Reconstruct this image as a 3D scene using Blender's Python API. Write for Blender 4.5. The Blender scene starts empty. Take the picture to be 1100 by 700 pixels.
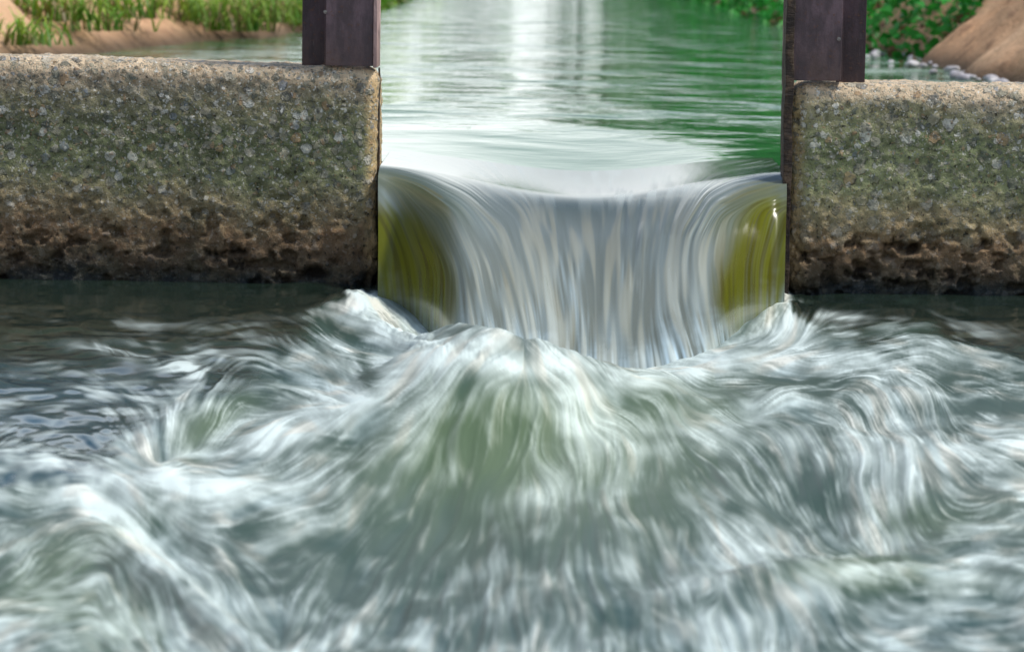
import bpy, bmesh, math, random
import numpy as np
from mathutils import Matrix, Vector
random.seed(5)
rng = np.random.default_rng(11)
SC = bpy.context.scene
COL = SC.collection

# ------------------------------------------------------------------ camera
F = 3600.0                       # focal length in pixels of the 1100 px wide photo
CAM = np.array([-0.085, -9.04, 0.9])
YAW, PITCH, ROLL = 40/3600, math.atan(400/3600), math.radians(0.9)
RM = Matrix.Rotation(YAW, 3, 'Z') @ Matrix.Rotation(math.pi/2-PITCH, 3, 'X') @ Matrix.Rotation(ROLL, 3, 'Z')
R = np.array(RM)
cd = bpy.data.cameras.new('camera'); cam = bpy.data.objects.new('camera', cd); COL.objects.link(cam)
cam.matrix_world = Matrix.Translation(Vector(CAM)) @ RM.to_4x4()
cd.sensor_width = 36; cd.lens = 36*F/1100
cd.clip_start = 0.05; cd.clip_end = 3000
cd.dof.use_dof = True; cd.dof.focus_distance = 8.3; cd.dof.aperture_fstop = 7
SC.camera = cam

def proj(X, Y, Z):
    P = np.stack([X-CAM[0], Y-CAM[1], Z-CAM[2]], -1) @ R
    return 550 + F*P[..., 0]/-P[..., 2], 350 - F*P[..., 1]/-P[..., 2]
def ray(px, py):
    d = np.stack([(np.asarray(px, float)-550)/F, (350-np.asarray(py, float))/F, -np.ones(np.broadcast(px, py).shape)], -1)
    return d @ R.T
def on_z(px, py, z=0.0):         # world point of a sight line on a level plane
    d = ray(px, py); t = (z-CAM[2])/d[..., 2]
    return CAM[0]+d[..., 0]*t, CAM[1]+d[..., 1]*t
def on_y(px, py, y=0.0):
    d = ray(px, py); t = (y-CAM[1])/d[..., 1]
    return CAM[0]+d[..., 0]*t, CAM[2]+d[..., 2]*t

# ------------------------------------------------------------------ noise
def sstep(a, b, x):
    t = np.clip((x-a)/(b-a), 0, 1); return t*t*(3-2*t)
def _h(i, j, k, seed):
    n = (i*374761393 + j*668265263 + k*2147483647 + seed*1274126177) & 0xffffffff
    n = ((n ^ (n >> 13))*1274126177) & 0xffffffff
    n = ((n ^ (n >> 16))*2246822519) & 0xffffffff
    return ((n ^ (n >> 15)) & 0xffffff)/float(0xffffff)
def vnoise(x, y, z=0.0, seed=0):
    x, y, z = np.broadcast_arrays(np.asarray(x, float), np.asarray(y, float), np.asarray(z, float))
    xi, yi, zi = np.floor(x).astype(np.int64), np.floor(y).astype(np.int64), np.floor(z).astype(np.int64)
    fx, fy, fz = x-xi, y-yi, z-zi
    fx, fy, fz = [f*f*f*(f*(f*6-15)+10) for f in (fx, fy, fz)]
    r = 0
    for a in (0, 1):
        for b in (0, 1):
            for c in (0, 1):
                w = (fx if a else 1-fx)*(fy if b else 1-fy)*(fz if c else 1-fz)
                r = r + w*_h(xi+a, yi+b, zi+c, seed)
    return r*2-1
def fbm(x, y, z=0.0, o=4, seed=0):
    r, a, s = 0, 1.0, 0
    for i in range(o):
        f = 2.03**i
        r = r + a*vnoise(np.asarray(x)*f, np.asarray(y)*f, np.asarray(z)*f, seed+i*17); s += a; a *= .5
    return r/s
def worley(x, y, z, seed=0):
    xi, yi, zi = np.floor(x).astype(np.int64), np.floor(y).astype(np.int64), np.floor(z).astype(np.int64)
    best = np.full(x.shape, 9.0); bid = np.zeros(x.shape)
    for a in (-1, 0, 1):
        for b in (-1, 0, 1):
            for c in (-1, 0, 1):
                i, j, k = xi+a, yi+b, zi+c
                d = (i+_h(i, j, k, seed)-x)**2+(j+_h(i, j, k, seed+1)-y)**2+(k+_h(i, j, k, seed+2)-z)**2
                m = d < best
                best = np.where(m, d, best); bid = np.where(m, _h(i, j, k, seed+3), bid)
    return np.sqrt(best), bid

def sample(a, x, y):
    H, W = a.shape
    x = np.clip(x, 0, W-1.001); y = np.clip(y, 0, H-1.001)
    xi = x.astype(np.int32); yi = y.astype(np.int32); fx = (x-xi).astype(np.float32); fy = (y-yi).astype(np.float32)
    i = yi*W+xi; f = a.ravel()
    return (f[i]*(1-fx)+f[i+1]*fx)*(1-fy)+(f[i+W]*(1-fx)+f[i+W+1]*fx)*fy
def blur(a, n):
    for _ in range(n):
        a = (np.roll(a, 1, 0)+2*a+np.roll(a, -1, 0))/4
        a = (np.roll(a, 1, 1)+2*a+np.roll(a, -1, 1))/4
    return a
def lic(noises, vx, vy, steps, h=1.0):
    """smear noise along the current: how a long exposure draws moving foam"""
    H, W = vx.shape
    gx, gy = np.meshgrid(np.arange(W, dtype=np.float32), np.arange(H, dtype=np.float32))
    l = np.sqrt(vx*vx+vy*vy)+1e-6
    vx = (vx/l).astype(np.float32); vy = (vy/l).astype(np.float32)
    acc = [n.astype(np.float32).copy() for n in noises]; wsum = 1.0
    for sg in (1, -1):
        x, y = gx.copy(), gy.copy()
        for s in range(steps):
            ii = np.clip(np.rint(y), 0, H-1).astype(np.int32)*W+np.clip(np.rint(x), 0, W-1).astype(np.int32)
            ax, ay = vx.ravel()[ii], vy.ravel()[ii]
            if s: fl = np.where(ax*lx+ay*ly < 0, -1, 1).astype(np.float32); ax, ay = ax*fl, ay*fl
            else: ax, ay = sg*ax, sg*ay
            lx, ly = ax, ay
            x = x+h*ax; y = y+h*ay
            w = 0.5+0.5*math.cos(math.pi*(s+1)/(steps+1))
            for q, n in enumerate(noises): acc[q] += w*sample(n, x, y)
            wsum += w
    out = []
    for a in acc:
        a = a/wsum; out.append((a-a.mean())/(a.std()+1e-6))
    return out
def arrows_field(arr, X, Y, s=55.0):
    """direction of the current, blended from a few measured directions (second-order tensor so signs never cancel)"""
    cx = np.zeros_like(X); sx = np.zeros_like(X); wx = np.zeros_like(X); wy = np.zeros_like(X); sw = np.zeros_like(X)
    for (px, py, dx, dy) in arr:
        l = math.hypot(dx, dy); a = math.atan2(dy, dx)
        w = 1.0/(((X-px)**2+(Y-py)**2)/s**2+0.08)**1.6
        cx += w*math.cos(2*a); sx += w*math.sin(2*a); sw += w
    a = 0.5*np.arctan2(sx, cx)
    return np.cos(a), np.sin(a)
def blobs(lst, X, Y):
    r = np.zeros_like(X)
    for (px, py, sx, sy, ang, amp) in lst:
        a = math.radians(ang); c, s = math.cos(a), math.sin(a)
        dx, dy = X-px, Y-py
        u = (dx*c+dy*s)/sx; v = (-dx*s+dy*c)/sy
        r += amp*np.exp(-0.5*(u*u+v*v))
    return r

# ------------------------------------------------------------------ mesh helpers
def grid_mesh(name, P, mat, mask=None, attrs=None, colors=None):
    H, W, _ = P.shape
    me = bpy.data.meshes.new(name)
    i = np.arange(H*W).reshape(H, W)
    q = np.stack([i[:-1, :-1], i[1:, :-1], i[1:, 1:], i[:-1, 1:]], -1).reshape(-1, 4)
    if mask is not None:
        m = (mask[:-1, :-1] & mask[1:, :-1] & mask[1:, 1:] & mask[:-1, 1:]).ravel(); q = q[m]
    me.vertices.add(H*W); me.vertices.foreach_set('co', P.astype(np.float32).ravel())
    me.loops.add(q.size); me.loops.foreach_set('vertex_index', q.ravel().astype(np.int32))
    me.polygons.add(len(q)); me.polygons.foreach_set('loop_start', np.arange(0, q.size, 4, dtype=np.int32))
    me.update(calc_edges=True)
    me.polygons.foreach_set('use_smooth', np.ones(len(q), dtype=bool))
    for k, v in (attrs or {}).items():
        at = me.attributes.new(k, 'FLOAT', 'POINT'); at.data.foreach_set('value', v.astype(np.float32).ravel())
    for k, v in (colors or {}).items():
        at = me.attributes.new(k, 'FLOAT_COLOR', 'POINT')
        c = np.concatenate([v.reshape(-1, 3), np.ones((H*W, 1))], 1); at.data.foreach_set('color', c.astype(np.float32).ravel())
    me.materials.append(mat)
    o = bpy.data.objects.new(name, me); COL.objects.link(o); return o
def raw_mesh(name, V, Fc, mat, parent=None, smooth=True, color=None):
    me = bpy.data.meshes.new(name)
    V = np.asarray(V, np.float32); Fc = np.asarray(Fc, np.int32); n = Fc.shape[1]
    me.vertices.add(len(V)); me.vertices.foreach_set('co', V.ravel())
    me.loops.add(Fc.size); me.loops.foreach_set('vertex_index', Fc.ravel())
    me.polygons.add(len(Fc)); me.polygons.foreach_set('loop_start', np.arange(0, Fc.size, n, dtype=np.int32))
    me.update(calc_edges=True)
    me.polygons.foreach_set('use_smooth', np.full(len(Fc), smooth))
    if color is not None:
        at = me.attributes.new('col', 'FLOAT_COLOR', 'POINT')
        at.data.foreach_set('color', np.concatenate([color, np.ones((len(V), 1))], 1).astype(np.float32).ravel())
    me.validate(); me.materials.append(mat)
    o = bpy.data.objects.new(name, me); COL.objects.link(o)
    if parent: o.parent = parent
    return o
def bm_obj(name, bm, mat, parent=None, smooth=False):
    me = bpy.data.meshes.new(name); bm.to_mesh(me); bm.free(); me.materials.append(mat)
    if smooth: me.polygons.foreach_set('use_smooth', np.ones(len(me.polygons), dtype=bool))
    o = bpy.data.objects.new(name, me); COL.objects.link(o)
    if parent: o.parent = parent
    return o
def box(bm, x0, x1, y0, y1, z0, z1, bev=0.0):
    t = bmesh.new(); bmesh.ops.create_cube(t, size=1)
    for v in t.verts: v.co = Vector(((x0+x1)/2+v.co.x*(x1-x0), (y0+y1)/2+v.co.y*(y1-y0), (z0+z1)/2+v.co.z*(z1-z0)))
    if bev: bmesh.ops.bevel(t, geom=t.edges[:], offset=bev, segments=2, affect='EDGES', profile=.6)
    me = bpy.data.meshes.new('t'); t.to_mesh(me); t.free(); bm.from_mesh(me); bpy.data.meshes.remove(me)
def tag(o, label=None, cat=None, group=None, kind=None):
    if label: o['label'] = label
    if cat: o['category'] = cat
    if group: o['group'] = group
    if kind: o['kind'] = kind
    return o
def empty(name, loc):
    o = bpy.data.objects.new(name, None); o.location = loc; COL.objects.link(o); return o

# ------------------------------------------------------------------ node helpers
class NT:
    def __init__(s, name):
        s.m = bpy.data.materials.new(name); s.m.use_nodes = True; s.t = s.m.node_tree; s.t.nodes.clear()
        s.out = s.n('ShaderNodeOutputMaterial'); s.b = s.n('ShaderNodeBsdfPrincipled'); s.l(s.b.outputs[0], s.out.inputs[0])
    def n(s, ty, **k):
        n = s.t.nodes.new(ty)
        for a, v in k.items(): setattr(n, a, v)
        return n
    def l(s, a, b): s.t.links.new(a, b)
    def set(s, sock, v):
        if hasattr(v, 'is_output') or isinstance(v, bpy.types.NodeSocket): s.l(v, sock)
        else: sock.default_value = v
    def obj(s): return s.n('ShaderNodeTexCoord').outputs['Object']
    def geo(s): return s.n('ShaderNodeNewGeometry').outputs['Position']
    def mapping(s, v, scale=(1, 1, 1), loc=(0, 0, 0)):
        n = s.n('ShaderNodeMapping'); s.l(v, n.inputs[0]); n.inputs['Scale'].default_value = scale; n.inputs['Location'].default_value = loc; return n.outputs[0]
    def noise(s, v, scale, detail=4, rough=.55, dist=0, out=0):
        n = s.n('ShaderNodeTexNoise'); s.l(v, n.inputs['Vector']); n.inputs['Scale'].default_value = scale
        n.inputs['Detail'].default_value = detail; n.inputs['Roughness'].default_value = rough; n.inputs['Distortion'].default_value = dist
        return n.outputs[out]
    def vor(s, v, scale, feature='F1', rnd=1.0):
        n = s.n('ShaderNodeTexVoronoi', feature=feature); s.l(v, n.inputs['Vector']); n.inputs['Scale'].default_value = scale
        n.inputs['Randomness'].default_value = rnd; return n
    def ramp(s, v, stops, interp='LINEAR'):
        n = s.n('ShaderNodeValToRGB'); s.l(v, n.inputs[0]); e = n.color_ramp.elements; n.color_ramp.interpolation = interp
        while len(e) > 1: e.remove(e[-1])
        for i, (p, c) in enumerate(stops):
            if i == 0: e[0].position = p; k = e[0]
            else: k = e.new(p)
            k.color = (c, c, c, 1) if not isinstance(c, tuple) else (*c, 1)
        return n.outputs[0]
    def math(s, op, a, b=None, clamp=False):
        n = s.n('ShaderNodeMath', operation=op, use_clamp=clamp); s.set(n.inputs[0], a)
        if b is not None: s.set(n.inputs[1], b)
        return n.outputs[0]
    def mix(s, f, a, b, mode='MIX'):
        n = s.n('ShaderNodeMix', data_type='RGBA', blend_type=mode); s.set(n.inputs[0], f)
        for k, v in ((6, a), (7, b)):
            s.set(n.inputs[k], v if not isinstance(v, tuple) else (*v, 1))
        return n.outputs[2]
    def maprange(s, v, a, b, c=0, d=1, smooth=True):
        n = s.n('ShaderNodeMapRange', interpolation_type='SMOOTHSTEP' if smooth else 'LINEAR')
        s.set(n.inputs[0], v)
        for k, q in zip((1, 2, 3, 4), (a, b, c, d)): s.set(n.inputs[k], q)
        return n.outputs[0]
    def sep(s, v): 
        n = s.n('ShaderNodeSeparateXYZ'); s.l(v, n.inputs[0]); return n.outputs
    def attr(s, name, fac=False):
        n = s.n('ShaderNodeAttribute', attribute_name=name); return n.outputs['Fac' if fac else 'Color']
    def bump(s, h, dist, strength=1.0):
        n = s.n('ShaderNodeBump'); n.inputs['Distance'].default_value = dist; n.inputs['Strength'].default_value = strength
        s.l(h, n.inputs['Height']); return n
    def fin(s, color=None, rough=None, spec=None, normal=None, **k):
        if color is not None: s.set(s.b.inputs['Base Color'], color if not isinstance(color, tuple) else (*color, 1))
        if rough is not None: s.set(s.b.inputs['Roughness'], rough)
        if spec is not None: s.set(s.b.inputs['Specular IOR Level'], spec)
        if normal is not None: s.l(normal, s.b.inputs['Normal'])
        for a, v in k.items(): s.set(s.b.inputs[a.replace('_', ' ')], v)
        return s.m

# ------------------------------------------------------------------ world and sun
SUN_EL, SUN_AZ = math.radians(58), math.radians(97)      # azimuth measured from +Y (upstream) toward +X
w = bpy.data.worlds.new('World'); SC.world = w; w.use_nodes = True
nt = w.node_tree; nt.nodes.clear()
wo = nt.nodes.new('ShaderNodeOutputWorld'); bg = nt.nodes.new('ShaderNodeBackground'); nt.links.new(bg.outputs[0], wo.inputs[0])
sky = nt.nodes.new('ShaderNodeTexSky'); sky.sky_type = 'NISHITA'; sky.sun_disc = False
sky.sun_elevation = SUN_EL; sky.sun_rotation = SUN_AZ; sky.air_density = 1.0; sky.dust_density = 0.5; sky.ozone_density = 1.0
tc = nt.nodes.new('ShaderNodeTexCoord'); sp = nt.nodes.new('ShaderNodeSeparateXYZ'); nt.links.new(tc.outputs['Generated'], sp.inputs[0])
def wramp(sock, st):
    n = nt.nodes.new('ShaderNodeValToRGB'); nt.links.new(sock, n.inputs[0]); e = n.color_ramp.elements
    for i, (p, c) in enumerate(st):
        k = e[i] if i < 2 else e.new(p); k.position = p; k.color = (c, c, c, 1)
    return n.outputs[0]
def wmath(op, a, b):
    n = nt.nodes.new('ShaderNodeMath'); n.operation = op; n.use_clamp = True
    for i, v in ((0, a), (1, b)):
        if isinstance(v, (int, float)): n.inputs[i].default_value = v
        else: nt.links.new(v, n.inputs[i])
    return n.outputs[0]
mp = nt.nodes.new('ShaderNodeMapping'); mp.inputs['Scale'].default_value = (1, 1, 2.2); nt.links.new(tc.outputs['Generated'], mp.inputs[0])
nz = nt.nodes.new('ShaderNodeTexNoise'); nz.inputs['Scale'].default_value = 2.6; nz.inputs['Detail'].default_value = 6; nz.inputs['Roughness'].default_value = .55
nt.links.new(mp.outputs[0], nz.inputs['Vector'])
cl = wramp(nz.outputs[0], [(0.53, 0.0), (0.69, 1.0)])
hz = wramp(sp.outputs[2], [(0.12, 1.0), (0.42, 0.0)])
fac = wmath('MAXIMUM', cl, hz)
fac = wmath('MULTIPLY', fac, 0.92)
mx = nt.nodes.new('ShaderNodeMix'); mx.data_type = 'RGBA'; nt.links.new(fac, mx.inputs[0]); nt.links.new(sky.outputs[0], mx.inputs[6])
gl = wramp(sp.outputs[1], [(0.55, 0.0), (1.0, 1.0)])
m2 = nt.nodes.new('ShaderNodeMix'); m2.data_type = 'RGBA'; nt.links.new(gl, m2.inputs[0]); m2.inputs[6].default_value = (8.6, 9.1, 9.2, 1); m2.inputs[7].default_value = (13.4, 14.0, 14.1, 1)
nt.links.new(m2.outputs[2], mx.inputs[7])
nt.links.new(mx.outputs[2], bg.inputs[0]); bg.inputs[1].default_value = 0.125
sd = bpy.data.lights.new('sun', 'SUN'); sd.energy = 3.3; sd.angle = math.radians(9); sd.color = (1.0, .95, .88)
so = bpy.data.objects.new('sun', sd); COL.objects.link(so)
sdir = Vector((math.sin(SUN_AZ)*math.cos(SUN_EL), math.cos(SUN_AZ)*math.cos(SUN_EL), math.sin(SUN_EL)))
so.rotation_euler = sdir.to_track_quat('Z', 'Y').to_euler(); so.location = (5, 8, 14)
SC.view_settings.view_transform = 'Standard'; SC.view_settings.look = 'None'; SC.view_settings.exposure = 0
SC.cycles.max_bounces = 6; SC.cycles.use_denoising = True

ZUP = 0.335                                    # level of the upstream water

# ------------------------------------------------------------------ materials
def mat_concrete(k, gain):
    s = NT('weathered_concrete'); o = s.obj(); xyz = s.sep(o); z = xyz[2]
    n1 = s.noise(o, 3.0, 5, .6); n2 = s.noise(o, 14, 5, .65); n3 = s.noise(o, 70, 4, .7)
    zz = s.math('ADD', z, s.math('MULTIPLY', s.math('SUBTRACT', n1, .5), .16))
    zz = s.math('ADD', zz, s.math('MULTIPLY', s.math('SUBTRACT', n2, .5), .10))
    base = s.ramp(zz, [(-.03, (.020, .030, .034)), (.015, (.035, .038, .032)), (.05, (.11, .078, .048)), (.14, (.28, .175, .09)),
                       (.225, (.46, .37, .20)), (.29, (.34, .36, .18)), (.40, (.22, .255, .12)), (.48, (.38, .35, .20)), (.52, (.55, .45, .31)), (.545, (.75, .58, .40))])
    base = s.mix(1.0, base, (gain, gain, gain), 'MULTIPLY')
    mo = s.noise(o, 7, 5, .7); base = s.mix(s.maprange(mo, .5, .66, 0, .6), base, s.mix(1.0, base, (.45, .50, .36), 'MULTIPLY'))
    base = s.mix(s.attr('cap', True), base, (.95, .74, .50))  # sandy top band, with the brightness of a sunlit top painted in
    base = s.mix(s.math('MULTIPLY', s.attr('arris', True), s.maprange(n2, .3, .6, .5, 1)), base, (.95, .66, .32))  # sandy inner corner strip; its sunlit brightness is painted into the colour
    g = s.maprange(n2, .42, .62); base = s.mix(s.math('MULTIPLY', g, .55), base, s.mix(.5, base, (.20, .19, .13)))
    d = s.maprange(n3, .56, .68); base = s.mix(s.math('MULTIPLY', d, .9), base, (.022, .022, .016))
    vm = s.noise(s.mapping(o, (9, 9, 1.2)), 1.0, 3, .5); base = s.mix(s.maprange(vm, .55, .75, 0, .35), base, (.035, .045, .028))
    # exposed aggregate
    hs = []
    wob = s.n('ShaderNodeVectorMath', operation='ADD'); s.l(o, wob.inputs[0])
    wn = s.n('ShaderNodeVectorMath', operation='SCALE'); s.l(s.noise(o, 60, 2, .5, out=1), wn.inputs[0]); wn.inputs['Scale'].default_value = .022; s.l(wn.outputs[0], wob.inputs[1])
    for sc, thr, amt in ((34*k, .42, .60), (70*k, .42, .45), (150, .42, .4)):
        v = s.vor(wob.outputs[0], sc); sel = s.sep(v.outputs['Color'])
        dist = s.math('ADD', v.outputs['Distance'], s.math('MULTIPLY', s.math('SUBTRACT', sel[1], .5), .25))
        m = s.maprange(dist, thr+.05, thr-.05); 
        m = s.math('MULTIPLY', m, s.math('GREATER_THAN', sel[0], amt))
        low = s.maprange(zz, .08, .3, .12, 1); m = s.math('MULTIPLY', m, low)
        pc = s.ramp(sel[2], [(0, (.50, .46, .34)), (.22, (.20, .22, .18)), (.38, (.65, .60, .48)), (.5, (.17, .18, .17)), (.60, (.34, .38, .42)), (.66, (.42, .40, .30)), (.76, (.55, .36, .20)), (.84, (.95, .93, .84)), (1, (.5, .5, .4))], 'CONSTANT')
        pc = s.mix(s.maprange(z, .54, .30, .1, .35), pc, base)
        base = s.mix(s.math('MULTIPLY', m, .85), base, pc); hs.append(m)
    wet = s.maprange(zz, .05, -.04)
    base = s.mix(s.math('MULTIPLY', wet, .45), base, (.010, .016, .018))
    base = s.mix(s.attr('pit', True), base, s.mix(1.0, base, (.14, .13, .11), 'MULTIPLY'))  # pits and crevices darkened: shade painted into the colour for stronger relief
    h = s.math('ADD', s.math('MULTIPLY', n3, 1.0), s.math('MULTIPLY', hs[0], .5)); h = s.math('ADD', h, s.math('MULTIPLY', hs[1], .3))
    h = s.math('ADD', h, s.math('MULTIPLY', s.noise(o, 240, 3, .7), .5))
    b = s.bump(h, .011, 1.0)
    return s.fin(base, s.maprange(wet, 0, 1, .85, .38), .4, b.outputs[0])
def mat_paint_steel(name, tint):
    s = NT(name); o = s.obj(); n = s.noise(s.mapping(o, (1, 1, .35)), 18, 6, .65); n2 = s.noise(o, 90, 4, .7)
    c = s.mix(s.maprange(n, .4, .65), tuple(t*.65 for t in tint), tuple(t*1.5 for t in tint))
    c = s.mix(s.maprange(n2, .58, .68, 0, .7), c, (.13, .06, .035))
    sc_ = s.noise(s.mapping(o, (60, 60, 3)), 4, 4, .7); c = s.mix(s.maprange(sc_, .60, .72, 0, .45), c, (.22, .18, .17))
    n5 = s.noise(o, 9, 5, .7); c = s.mix(s.maprange(n5, .55, .68, 0, .5), c, (.035, .025, .028))
    zz = s.sep(o)[2]
    c = s.mix(s.math('MULTIPLY', s.maprange(zz, .72, .58), s.maprange(n, .4, .6, .1, .6)), c, (.09, .05, .03))
    return s.fin(c, s.maprange(n2, .3, .7, .45, .65), .5, s.bump(n2, .0015, .7).outputs[0])
def mat_rust():
    s = NT('rusty_guide_steel'); o = s.obj(); n = s.noise(o, 30, 6, .7); n2 = s.noise(s.mapping(o, (1, 1, 5)), 26, 4, .6)
    c = s.ramp(n, [(.3, (.012, .010, .010)), (.5, (.035, .024, .018)), (.62, (.10, .065, .04)), (.75, (.17, .13, .09))])
    return s.fin(c, .75, .4, s.bump(s.math('ADD', n, n2), .006, .8).outputs[0])
def mat_bank():
    s = NT('sandy_soil'); o = s.obj(); n = s.noise(o, .9, 5, .6); n2 = s.noise(o, 6, 6, .65); n3 = s.noise(o, 40, 4, .7)
    c = s.mix(s.maprange(n, .38, .62), (.62, .36, .20), (.80, .52, .31))
    c = s.mix(s.maprange(n2, .5, .68, 0, .7), c, (.25, .13, .075))
    c = s.mix(s.maprange(n3, .6, .72, 0, .45), c, (.58, .50, .40))
    z = s.sep(s.geo())[2]
    c = s.mix(s.maprange(z, .46, .34, 0, .85), c, (.075, .058, .04))
    yg = s.sep(s.geo())[1]; c = s.mix(s.math('MULTIPLY', s.maprange(yg, 15, 24), s.maprange(z, .36, .46)), c, (.06, .22, .03))
    h = s.math('ADD', n2, s.math('MULTIPLY', n3, .3))
    return s.fin(c, .9, .2, s.bump(h, .08, .7).outputs[0])
def mat_leaf(name, trans=.25):
    s = NT(name); c = s.attr('col')
    o = s.obj(); c = s.mix(s.maprange(s.noise(o, 2.2, 3), .4, .6, .0, .45), c, s.mix(1.0, c, (.45, .55, .35), 'MULTIPLY'))
    s.fin(c, .5, .35)
    tr = s.n('ShaderNodeBsdfTranslucent'); s.l(c, tr.inputs[0]); mxs = s.n('ShaderNodeMixShader'); mxs.inputs[0].default_value = trans
    s.l(s.b.outputs[0], mxs.inputs[1]); s.l(tr.outputs[0], mxs.inputs[2]); s.l(mxs.outputs[0], s.out.inputs[0]); return s.m
def mat_upwater():
    s = NT('channel_water'); p = s.geo()
    q = s.mapping(p, (1.3, 1.2, 1)); n = s.noise(q, 1.9, 2, .5, .4); n2 = s.noise(s.mapping(p, (1.2, .8, 1)), 1.0, 2, .5)
    n3 = s.noise(s.mapping(p, (1, 2.0, 1)), 12.0, 2, .5)
    h = s.math('ADD', s.math('ADD', n, s.math('MULTIPLY', n2, 4.2)), s.math('MULTIPLY', n3, .12))
    h = s.math('MULTIPLY', h, s.maprange(s.sep(p)[1], .6, 4.0, .12, 1))
    return s.fin((.03, .14, .045), .05, .5, s.bump(h, .052, .85).outputs[0], IOR=1.333)
def mat_foamwater():
    s = NT('churning_water'); c = s.attr('col'); f = s.attr('foam', True)
    g = s.attr('gloss', True)
    return s.fin(c, s.maprange(g, 0, 1, .55, .10, False), .5, None, IOR=1.333)
M_CONC = mat_concrete(1.0, 1.0); M_CONC2 = mat_concrete(.80, 1.35); M_STEEL = mat_paint_steel('brown_painted_steel', (.105, .068, .080)); M_STEEL_D = mat_paint_steel('dark_painted_steel', (.055, .031, .040))
M_RUST = mat_rust(); M_BANK = mat_bank(); M_LEAF = mat_leaf('leaf_green'); M_UP = mat_upwater(); M_FOAM = mat_foamwater()
_s = NT('bolt_steel'); M_BOLT = _s.fin(_s.ramp(_s.noise(_s.obj(), 200, 2), [(.3, (.3, .3, .3)), (.7, (.12, .09, .08))]), .4, Metallic=.8)
def mat_stone():
    s = NT('pale_stone'); o = s.obj(); n = s.noise(o, 9, 5, .6); i = s.n('ShaderNodeObjectInfo').outputs['Random']
    c = s.ramp(i, [(0, (.70, .68, .72)), (.5, (.34, .32, .34)), (1, (.80, .78, .78))])
    c = s.mix(s.maprange(n, .4, .6), c, (.26, .24, .25), 'MULTIPLY'); c2 = s.mix(.45, c, s.ramp(i, [(0, (.50, .49, .52)), (1, (.60, .58, .58))]))
    return s.fin(c2, .75, .3, s.bump(n, .02, .6).outputs[0])
M_STONE = mat_stone()

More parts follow.
